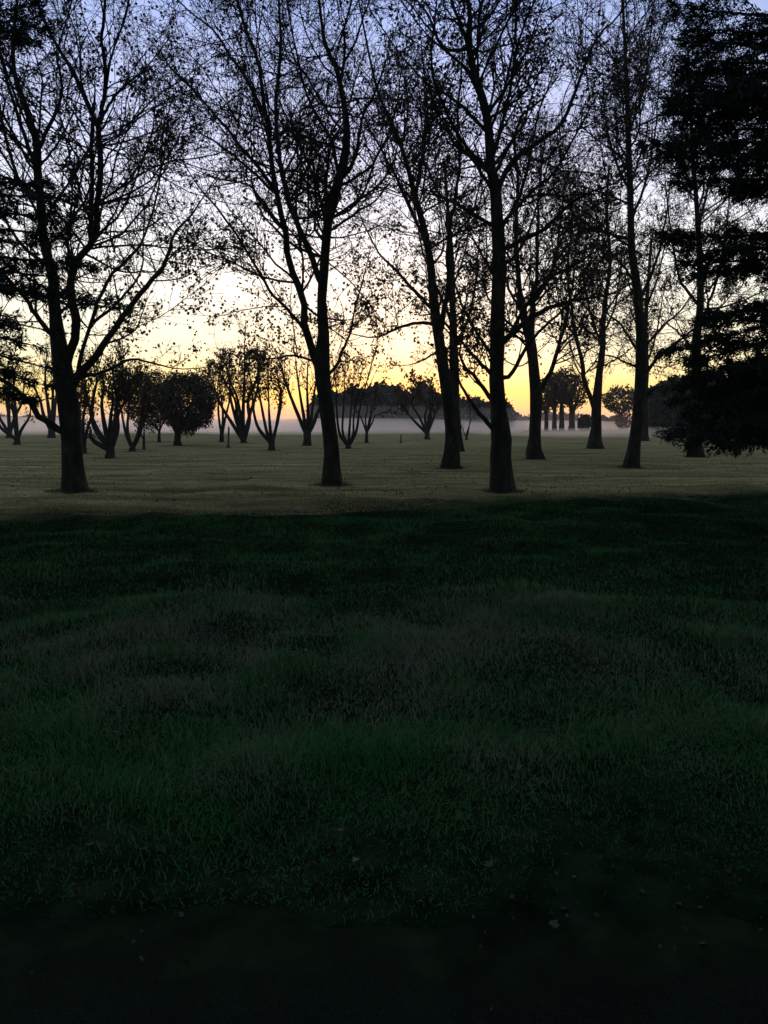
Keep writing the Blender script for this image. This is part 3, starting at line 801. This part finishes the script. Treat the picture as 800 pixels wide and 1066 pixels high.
def dense_tree(name, label, cat, group, u, v, crown, seed, w=6, Y=None, n=9000, leaf=0.17, forks=4, mat=None, leafy=0.5):
    """crown: (u0, u1, v_top, v_bottom)"""
    rng = np.random.default_rng(seed)
    if Y is None: Y = ground_at(u, v)[1]
    px = Y / F
    base = at(u, v, Y); base[2] = float(height(base[0], base[1]))
    root = tag(empty(name, base), label, cat, group)
    u0, u1, vt_, vb = crown
    c = (at(u0, vt_, Y) + at(u1, vb, Y)) / 2
    rx, rz = (u1 - u0) * px / 2, (vb - vt_) * px / 2
    fork = at(u, min(v - 6, vb + 2), Y)
    P, R = resample([base - np.array((0, 0, .2)), base, (base + fork) / 2, fork], [w * px * .7, w * px * .65, w * px * .5, w * px * .45], 10)
    ac = Acc(); tubes(ac, P[None], R[None], 10, 0.05, rng); ac.obj('trunk', M_BARK2, root, True)
    WP, WR = [], []
    for k in range(forks):
        a = 2 * PI * k / forks + rng.random()
        tip = c + np.array((math.cos(a) * rx * .6, math.sin(a) * rx * .6, rz * .4))
        LP, LR = resample([fork - np.array((0, 0, .15)), (fork * .6 + tip * .4) + np.array((math.cos(a), math.sin(a), 0)) * rx * .15, tip], [w * px * .3, w * px * .2, .02], 12)
        ac = Acc(); tubes(ac, LP[None], LR[None], 7, .04, rng); ac.obj('limb', M_BARK2, root, True)
        WP.append(LP[None]); WR.append(LR[None])
    A1 = children(rng, np.concatenate(WP), np.concatenate(WR), 90, 5, 0.5, 0.5, rx * .8, 25, 70, 0.05, .12, .5, .015, .2)
    ac = Acc(); tubes(ac, *A1, 4)
    cr = ac.obj('crown', M_TWIG, root)
    pos = crown_points(rng, c, rx, rx * .95, rz, n)
    leaf_mesh('leaves', pos, leaf, rng, mat or M_DENSE, cr, hang=leafy, simple=True)
    soil_patch(base, .8, rng)
    return root


G3 = 'round dense trees on the left of the field'
dense_tree('round_tree', 'dome-shaped dense tree on a short forked trunk, left of the russet-leaved tree', 'tree', G3, 185, 464, (164, 224, 388, 449), 41, w=7, n=21000, leaf=.13)
dense_tree('round_tree', 'dense drooping tree on a thin stem, farther back left of the dome-shaped tree', 'tree', G3, 166, 463, (128, 182, 385, 446), 42, w=3, n=11000, leaf=.14, Y=62)
G4 = 'dark trees in a clump on the right of the field'
YR = 138
for k, (lab, u, cr, w, sd) in enumerate((
        ('slim leafy tree at the left end of the dark clump right of the V-forked trunk', 569, (558, 580, 392, 428), 4, 51),
        ('leafy tree second from the left in the dark clump, close beside the third', 577.5, (566, 590, 386, 424), 4.5, 52),
        ('leafy tree in the middle of the dark clump, tallest crown', 585, (574, 602, 383, 420), 5, 53),
        ('leafy tree at the right end of the dark clump, on the thickest stem there', 595.5, (584, 613, 388, 426), 6, 54))):
    dense_tree('leafy_tree', lab, 'tree', G4, u, 449, cr, sd, w=w, Y=YR + (k % 2) * 6, n=1700, leaf=.42, mat=M_LEAFR)
dense_tree('shrub', 'low dark rounded shrub at the right foot of the dark clump', 'shrub', None, 608, 449, (602, 615, 431, 449.5), 55, w=2, Y=136, n=1500, leaf=.35)
dense_tree('leafy_tree', 'flat-topped dark tree between the two-stemmed trunk and the slim leaning trunk', 'tree', None, 647, 446, (628, 664, 402, 430), 56, w=3, Y=170, n=2600, leaf=.45, mat=M_FAR)
dense_tree('shrub', 'small pale bush under the flat-topped dark tree', 'shrub', None, 652, 447, (640, 662, 428, 447), 57, w=2, Y=160, n=700, leaf=.4, mat=M_LEAFR)

# ------------------------------------------------------------------ far woods (read as one mass)
rng = np.random.default_rng(77)


def woods(name, label, mat, Y0, prof, seed, dY=16, n=900, leaf=1.0, mist=0.0):
    """prof: list of (u, v_top, half_width_px)"""
    rng = np.random.default_rng(seed)
    pos = []
    for (u, vt_, hw) in prof:
        for k in range(3):
            Yk = Y0 + rng.uniform(-0.3, 1) * dY
            px = Yk / F
            top = at(u + rng.uniform(-1, 1) * hw * .3, vt_ + k * 2.5, Yk)
            h = top[2]
            rx = hw * px * rng.uniform(.55, 1.05); h *= rng.uniform(.86, 1.10)
            pos.append(crown_points(rng, np.array((top[0], Yk, h * .52)), rx, rx, h * .50, n, hollow=.6))
    pos = np.concatenate(pos)
    pos = pos[pos[:, 2] > 0.2]
    o = leaf_mesh(name, pos, leaf, rng, mat, None, hang=.4, simple=True)
    tag(o, label, 'woodland', kind='stuff')


woods('woodland', 'far rounded tree belt rising from the mist in the middle of the picture', M_FAR, 178,
      [(338, 412, 16), (352, 404, 18), (370, 400, 20), (392, 397, 23), (414, 397, 23), (436, 400, 20), (456, 405, 18), (474, 410, 17), (492, 412, 17), (510, 415, 15), (526, 423, 11)], 61, n=800, leaf=1.1)
woods('woodland', 'very distant low tree line on the horizon either side of the central trunk', M_FAR, 330,
      [(530, 432, 14), (548, 433, 10), (566, 430, 14), (590, 430, 16), (620, 432, 14), (640, 434, 12), (30, 432, 20), (60, 434, 20), (-10, 430, 20)], 62, n=350, leaf=1.9, dY=20)
woods('woodland', 'dark dense wood at the far right behind the conifer branches', M_DENSE, 112,
      [(678, 404, 13), (692, 396, 16), (708, 392, 18), (726, 390, 18), (745, 388, 20), (768, 390, 22), (795, 388, 24), (825, 390, 26), (860, 388, 28)], 63, n=1200, leaf=.8, dY=20)

# ------------------------------------------------------------------ conifers
def conifer(label, ub, Y, H, tips, seed, side, n_fill=40, reach=3.6, zlo=0.9, rb=0.3, dens=1.0):
    """ub: picture column of the trunk; tips: (u, v of the tip, rise of the start in px) of the branches one sees"""
    rng = np.random.default_rng(seed)
    base = at(ub, 440, Y); base[2] = float(height(base[0], base[1]))
    root = tag(empty('conifer_tree', base), label, 'tree')
    P, R = resample([base - np.array((0, 0, .3)), base, base + np.array((0.05, 0, H * .5)), base + np.array((0, .05, H))], [rb * 1.3, rb * 1.2, rb * .6, .02], 30)
    ac = Acc(); tubes(ac, P[None], R[None], 12, .04, rng); ac.obj('trunk', M_BARK2, root, True)
    lines = []
    for (u, v, rise) in tips:
        tip = at(u, v, Y + rng.uniform(-0.9, 0.7))
        st = at(ub, v - rise, Y); st[1] = base[1]; st[0] = base[0]
        lines.append((st, tip))
    zmax = H - 1.0
    for k in range(n_fill):
        z = zlo + (zmax - zlo) * (k + rng.random()) / n_fill
        a = k * 2.39996 + rng.uniform(-.3, .3)
        ln = reach * (1 - 0.75 * (z / H) ** 1.5) * rng.uniform(.75, 1.05)
        st = base + np.array((0, 0, z)); tip = st + np.array((math.cos(a) * ln, math.sin(a) * ln, -0.05 * ln + rng.uniform(-.35, .15)))
        lines.append((st, tip))
    for (st, tip) in lines:
        mid = (st + tip) / 2
        L = np.linalg.norm(tip - st)
        pp = [st, st * .7 + tip * .3 + np.array((0, 0, .03 * L)), st * .35 + tip * .65 + np.array((0, 0, -.01 * L)), tip]
        LP, LR = resample(pp, [.05, .04, .022, .006], 18)
        # side sprays, flat and slightly hanging
        A1 = children(rng, LP[None], LR[None], int(L * 15 * (.4 + .6 * dens)), 6, .34, .25, 1.2, 38, 66, -0.03, .06, .6, .005, .08, taper=.75)
        f = (A1[0] - A1[0][:, :1])
        f[:, :, 2] *= .25
        f[:, :, 2] -= .06 * np.linalg.norm(f[:, :, :2], axis=2) * 1.4
        A1 = (A1[0][:, :1] + f, A1[1])
        A2 = children(rng, A1[0], A1[1], int(L * 62 * dens), 4, .5, .10, .38, 30, 65, -0.12, .12, .7, .004, .1)
        ac = Acc(); tubes(ac, LP[None], LR[None], 7, .05, rng); tubes(ac, *A1, 3)
        br = ac.obj('branch', M_BARK2, root)
        S = np.concatenate([A2[0].reshape(-1, 3), A1[0][:, 1:].reshape(-1, 3), LP[5:]])
        D = np.concatenate([norm(np.gradient(A2[0], axis=1)).reshape(-1, 3), norm(np.gradient(A1[0], axis=1))[:, 1:].reshape(-1, 3), norm(np.gradient(LP, axis=0))[5:]])
        rep = 5
        S = np.repeat(S, rep, 0) + rng.normal(0, .025, (len(S) * rep, 3)); D = np.repeat(D, rep, 0)
        N = len(S)
        d = norm(D + rng.normal(0, .5, (N, 3)))
        w = norm(np.cross(d, rng.normal(size=(N, 3))))
        ln = (.04 + .07 * rng.random(N))[:, None]; wd = (.006 + .008 * rng.random(N))[:, None]
        V = np.stack([S - w * wd, S + w * wd, S + d * ln], 1).reshape(-1, 3)
        mesh_obj('needles', V, [np.arange(3 * N).reshape(-1, 3)], M_NEEDLE, br, attr=np.repeat(rng.random(N), 3))
    return root


conifer('huge dark evergreen conifer with drooping tiers filling the right edge', 985, 11.5, 15,
        [(704, 8, -14), (724, 30, -6), (714, 44, 4), (708, 62, 0), (720, 76, 6), (704, 88, 4), (712, 100, 6), (697, 108, 10), (688, 120, 14), (706, 134, 10), (700, 148, 14), (706, 160, 16), (712, 174, 18), (722, 188, 22), (738, 200, 20),
         (692, 248, 24), (704, 262, 26), (712, 274, 24), (728, 284, 30),
         (735, 332, 70), (722, 345, 80), (700, 366, 95), (718, 378, 95), (728, 392, 80), (700, 404, 80), (708, 418, 80), (716, 430, 70), (735, 440, 70), (748, 425, 60), (690, 455, 60), (714, 461, 60), (752, 466, 70), (745, 405, 60), (760, 385, 60), (770, 440, 40)],
        81, 1, n_fill=46, reach=3.4, zlo=1.3)
conifer('dark evergreen conifer whose branches reach in from the left edge', -150, 11.0, 14,
        [(36, 6, -20), (22, 22, -10), (44, 30, -4), (20, 40, 6), (50, 192, 20), (62, 206, 24), (74, 226, 26), (64, 244, 30), (52, 256, 30), (88, 276, 34), (66, 290, 40), (128, 318, 50), (40, 306, 40), (58, 346, 60), (44, 362, 60), (60, 386, 70), (48, 402, 70), (34, 420, 70), (20, 392, 50), (18, 340, 40)],
        82, -1, n_fill=16, reach=2.4, zlo=3.2, dens=.44)

# uncut grass left standing round the trunks
tx, ty = [], []
for o in list(C.objects):
    if o.type == 'EMPTY' and o.name.startswith('plane_tree') and o.location.y < 36:
        n = 260
        a = rng.uniform(0, 2 * PI, n); r = 0.26 + np.abs(rng.normal(0, .16, n))
        tx.append(o.location.x + r * np.cos(a)); ty.append(o.location.y + r * np.sin(a))
tx, ty = np.concatenate(tx), np.concatenate(ty)
tag(blades('grass', tx, ty, rng.uniform(.04, .15, len(tx)), rng.uniform(.008, .016, len(tx)), rng.uniform(.3, 1.3, len(tx)), M_GRASS, rng), 'longer uncut grass ringing the trunks of the bare trees', 'grass', kind='stuff')

# ------------------------------------------------------------------ small things
rng = np.random.default_rng(91)
M_POST = bark_mat('weathered_post', (0.05, 0.045, 0.04), (0.08, 0.075, 0.065), (0.12, 0.11, 0.1), 6)


def stake(label, u, v, vtop, w=1.6):
    Y = ground_at(u, v)[1]
    base = at(u, v, Y); base[2] = float(height(base[0], base[1])); top = at(u + .4, vtop, Y)
    px = Y / F
    ac = Acc()
    P, R = resample([base - np.array((0, 0, .2)), base + np.array((0, 0, .1)), top - np.array((0, 0, .05)), top], [w * px / 2] * 3 + [w * px * .3], 8)
    tubes(ac, P[None], R[None], 8, .03, rng)
    tubes(ac, np.stack([base + np.array((0, 0, -.05)), base + np.array((0, 0, .1)), base + np.array((0, 0, .18))])[None], np.array([[w * px * 1.3, w * px * 1.2, w * px * .6]]), 8, .05, rng)
    tag(ac.obj('wooden_stake', M_POST), label, 'stake')


stake('upright dark wooden stake on the field in front of the russet-leaved tree', 238, 466, 444, 1.9)
stake('short thin stake on the field left of the small round-headed tree', 417.5, 461, 452, 1.3)

# loose leaves lying in the rough grass: one thing each
G5 = 'pale fallen leaves lying in the dark grass'
spots = [(258, 655), (258, 640), (520, 655), (118, 735), (121, 765), (241, 713), (340, 575), (319, 679), (611, 678), (686, 664), (595, 672), (548, 700), (355, 868), (370, 900), (577, 985), (508, 905), (92, 884), (640, 570), (600, 668), (348, 692), (210, 600), (545, 665), (660, 720)]
for (u, v) in spots:
    Y = ground_at(u, v)[1]
    for it in range(4):
        p = at(u, v, Y)
        g = float(height(p[0], p[1])) + (0.05 if Y > ROAD_EDGE + .1 else 0.03)
        Y = Y * (EYE - g) / max(EYE - p[2], .2)
    p = at(u, v, Y); p[2] = g + (.02 if Y > ROAD_EDGE + .1 else .015 - .02)
    if Y <= ROAD_EDGE + .05: p[2] = ROAD_Z + .045
    a = rng.uniform(0, 2 * PI); s = rng.uniform(.03, .05)
    yv = norm(np.array((math.cos(a), math.sin(a), rng.uniform(-.1, .35)))); xv = norm(np.cross(yv, np.array((0, 0, 1)) + rng.normal(0, .25, 3))); zv = np.cross(xv, yv)
    V = p + s * (LEAF[:, 0, None] * xv + (LEAF[:, 1, None] + .5) * yv + (LEAF[:, 2, None] * 1.5) * np.abs(zv) * np.array((0, 0, 1)))
    o = mesh_obj('fallen_leaf', V, [LEAF_F], M_LITTER, attr=np.full(len(V), rng.random()))
    tag(o, 'pale curled dead leaf lying in the dark foreground grass', 'leaf', G5)

n = 1000
x = rng.uniform(-4.5, 4.5, n); y = ROAD_EDGE + 0.12 + np.abs(rng.normal(0, .30, n)) * rng.choice([-1, 1], n, p=[.45, .55])
keep = rng.random(n) < vnoise(x + 3, y, .3) ** 1.5
x, y = x[keep], y[keep]
edge_y = ROAD_EDGE + 0.34 * (vnoise(x, x * 0 + 3, 0.9) - 0.5) + 0.16 * (vnoise(x, x * 0 + 8, 0.23) - 0.5)
z = np.where(y > edge_y, np.maximum(height(x, y), ROAD_Z + .02) + .012, ROAD_Z + .02 + .03 * np.clip((2.74 - y) / 6.7, 0, 1) + .008)
M_CRUMB = leaf_mat('rotting_litter', [(0, (0.015, 0.012, 0.008)), (0.6, (0.04, 0.032, 0.02)), (1, (0.06, 0.05, 0.036))], 0.1)
tag(leaf_mesh('leaf_litter', np.stack([x, y, z], -1), .028, rng, M_CRUMB, None, hang=.05, simple=True), 'crumbled dark leaf litter along the edge of the road', 'litter', kind='stuff')

n = 7000
y = 14.5 + 30 * rng.random(n) ** 1.4; x = rng.uniform(-.6, .6, n) * (y + 3)
keep = (rng.random(n) < vnoise(x + 13, y, 2.5) ** 1.5) & (y > crest(x) + .5)
x, y = x[keep], y[keep]
tag(leaf_mesh('leaf_litter', np.stack([x, y, height(x, y) + .018], -1), .05, rng, M_LEAF, None, hang=.05, simple=True), 'brown leaf litter strewn on the mown field under the bare trees', 'litter', kind='stuff')

# ------------------------------------------------------------------ air: even haze round everything, and the ground mist on the far field
def volume_mat(name, col, dens, aniso):
    m = bpy.data.materials.new(name); m.use_nodes = True
    nt = m.node_tree
    for n_ in list(nt.nodes):
        if n_.type == 'BSDF_PRINCIPLED': nt.nodes.remove(n_)
    v = node(nt, 'ShaderNodeVolumePrincipled')
    v.inputs['Color'].default_value = (*col, 1); v.inputs['Density'].default_value = dens; v.inputs['Anisotropy'].default_value = aniso
    nt.links.new(v.outputs[0], nt.nodes['Material Output'].inputs['Volume'])
    return m


def box(name, lo, hi, mat):
    x0, y0, z0 = lo; x1, y1, z1 = hi
    V = [(x0, y0, z0), (x1, y0, z0), (x1, y1, z0), (x0, y1, z0), (x0, y0, z1), (x1, y0, z1), (x1, y1, z1), (x0, y1, z1)]
    return mesh_obj(name, V, [np.array([(0, 3, 2, 1), (4, 5, 6, 7), (0, 1, 5, 4), (1, 2, 6, 5), (2, 3, 7, 6), (3, 0, 4, 7)])], mat)


hz = box('haze', (-620, -64, -1.4), (620, 620, 32), volume_mat('haze_air', (0.92, 0.88, 0.86), 0.0003, 0.35))
tag(hz, 'thin even dusk haze filling the air over the park', 'haze', kind='stuff')


def lens_mesh(c, rx, ry, rz, rng, nu=40, nv=14):
    V = []
    for b in range(nv + 1):
        ph = -PI / 2 + PI * b / nv
        for a_ in range(nu):
            th = 2 * PI * a_ / nu
            k = 1 + 0.12 * math.sin(3 * th + c[0]) + 0.07 * math.sin(7 * th + c[1])
            V.append((c[0] + rx * k * math.cos(ph) * math.cos(th), c[1] + ry * k * math.cos(ph) * math.sin(th), c[2] + rz * math.sin(ph)))
    fs = [(b * nu + a_, b * nu + (a_ + 1) % nu, (b + 1) * nu + (a_ + 1) % nu, (b + 1) * nu + a_) for b in range(nv) for a_ in range(nu)]
    return np.array(V), np.array(fs)


M_THIN = volume_mat('thin_mist', (1.0, 0.90, 0.86), 0.003, 0.72)
M_MIST = volume_mat('ground_mist', (1.0, 0.88, 0.84), 0.024, 0.76)
for (lab, c, rx, ry, rz) in (('broad low mist bank over the far field in the middle', (-6, 165, 0.1), 44, 62, 2.5),
                             ('thicker mist swirl in front of the far rounded tree belt', (12, 172, 0.3), 34, 20, 2.3),
                             ('thin upper veil of mist above the middle mist bank', (-4, 168, 0.3), 58, 60, 5.0),
                             ('thin upper veil of mist at the foot of the left trees', (-66, 140, 0.3), 50, 50, 5.5),
                             ('mist swirl low behind the vase-shaped trees', (-34, 150, 0.2), 26, 34, 2.2),
                             ('low mist bank over the far field on the left', (-72, 135, 0.2), 46, 50, 2.5),
                             ('shallow mist patch far off behind the dark clump of trees', (40, 185, 0.2), 30, 30, 2.0),
                             ('thin low mist bank over the far field on the right', (60, 100, 0.2), 46, 30, 1.0)):
    V, fs = lens_mesh(c, rx, ry, rz, rng)
    tag(mesh_obj('mist', V, [fs], M_THIN if rz > 4 else M_MIST, smooth=True), lab, 'mist', kind='stuff')

# ------------------------------------------------------------------ sky and light
SUN_AZ = math.radians(0.5)          # east of the view axis
SUN_EL = math.radians(1.5)
w = bpy.data.worlds.new('World'); bpy.context.scene.world = w
w.use_nodes = True
nt = w.node_tree; l = nt.links.new
bg = nt.nodes['Background']; out = nt.nodes['World Output']
sky = node(nt, 'ShaderNodeTexSky', sky_type='NISHITA', sun_disc=False)
sky.sun_elevation = SUN_EL; sky.sun_rotation = SUN_AZ
sky.air_density = 1.2; sky.dust_density = 2.0
l(sky.outputs[0], bg.inputs['Color']); bg.inputs['Strength'].default_value = 0.05
tc = node(nt, 'ShaderNodeTexCoord')
sp = node(nt, 'ShaderNodeSeparateXYZ'); l(tc.outputs['Generated'], sp.inputs[0])


def el(deg):
    return math.sin(math.radians(deg))


# twilight arch: colour by elevation (z = sin of elevation, mapped 0..0.8)
mr = node(nt, 'ShaderNodeMapRange'); l(sp.outputs['Z'], mr.inputs['Value']); mr.inputs['From Max'].default_value = 0.8
S = lambda d: el(d) / 0.8
warm = ramp(nt, [(0.0, lin(228, 180, 162)), (S(1.1), lin(242, 200, 134)), (S(2.2), lin(244, 217, 126)), (S(3.5), lin(239, 225, 166)), (S(5.2), lin(234, 230, 200)), (S(8.5), lin(234, 233, 221)), (S(14), lin(218, 222, 234)),
                 (S(20), lin(184, 193, 230)), (S(27), lin(150, 170, 224)), (S(40), lin(120, 142, 192)), (1.0, lin(112, 134, 172))])
cool = ramp(nt, [(0.0, lin(40, 44, 46)), (S(4), lin(44, 50, 54)), (S(12), lin(48, 58, 66)), (S(28), lin(66, 84, 98)), (S(50), lin(98, 118, 142)), (1.0, lin(112, 134, 168))])
l(mr.outputs[0], warm.inputs[0]); l(mr.outputs[0], cool.inputs[0])
# how far round from the sunset: 1 toward it, 0 opposite
dt = node(nt, 'ShaderNodeVectorMath', operation='DOT_PRODUCT'); l(tc.outputs['Generated'], dt.inputs[0]); dt.inputs[1].default_value = (math.sin(SUN_AZ - .12), math.cos(SUN_AZ - .12), 0)
m2 = node(nt, 'ShaderNodeMapRange', interpolation_type='SMOOTHSTEP'); l(dt.outputs['Value'], m2.inputs['Value']); m2.inputs['From Min'].default_value = 0.25; m2.inputs['From Max'].default_value = 0.99
mx = node(nt, 'ShaderNodeMix', data_type='RGBA'); l(m2.outputs[0], mx.inputs['Factor']); l(cool.outputs[0], mx.inputs['A']); l(warm.outputs[0], mx.inputs['B'])
bg2 = node(nt, 'ShaderNodeBackground'); l(mx.outputs['Result'], bg2.inputs['Color']); bg2.inputs['Strength'].default_value = 1.38
ad = node(nt, 'ShaderNodeAddShader'); l(bg.outputs[0], ad.inputs[0]); l(bg2.outputs[0], ad.inputs[1]); l(ad.outputs[0], out.inputs['Surface'])

sd = bpy.data.lights.new('sun', 'SUN'); sd.energy = 0.12; sd.angle = math.radians(12); sd.color = (1.0, 0.72, 0.42)
so = bpy.data.objects.new('sun', sd); C.objects.link(so)
dv = Vector((math.sin(SUN_AZ) * math.cos(SUN_EL), math.cos(SUN_AZ) * math.cos(SUN_EL), math.sin(SUN_EL)))
so.rotation_euler = dv.to_track_quat('Z', 'Y').to_euler(); so.location = dv * 40

cd = bpy.data.cameras.new('camera'); cam = bpy.data.objects.new('camera', cd); C.objects.link(cam)
cd.sensor_fit = 'VERTICAL'; cd.sensor_height = 24; cd.lens = 24 * F / PH
cd.clip_end = 3000; cd.clip_start = 0.05
cam.location = (0, 0, EYE); cam.rotation_euler = (PI / 2 - PITCH, 0, 0)
sc = bpy.context.scene
sc.camera = cam
sc.view_settings.view_transform = 'Standard'; sc.view_settings.look = 'None'; sc.view_settings.gamma = 1; sc.view_settings.exposure = 0
sc.render.engine = 'CYCLES'
cy = sc.cycles
cy.use_denoising = True
try: cy.denoiser = 'OPENIMAGEDENOISE'
except Exception: pass
cy.max_bounces = 6; cy.diffuse_bounces = 3; cy.glossy_bounces = 2; cy.transmission_bounces = 3; cy.volume_bounces = 4
cy.use_adaptive_sampling = True; cy.adaptive_threshold = 0.02
cy.sample_clamp_indirect = 4
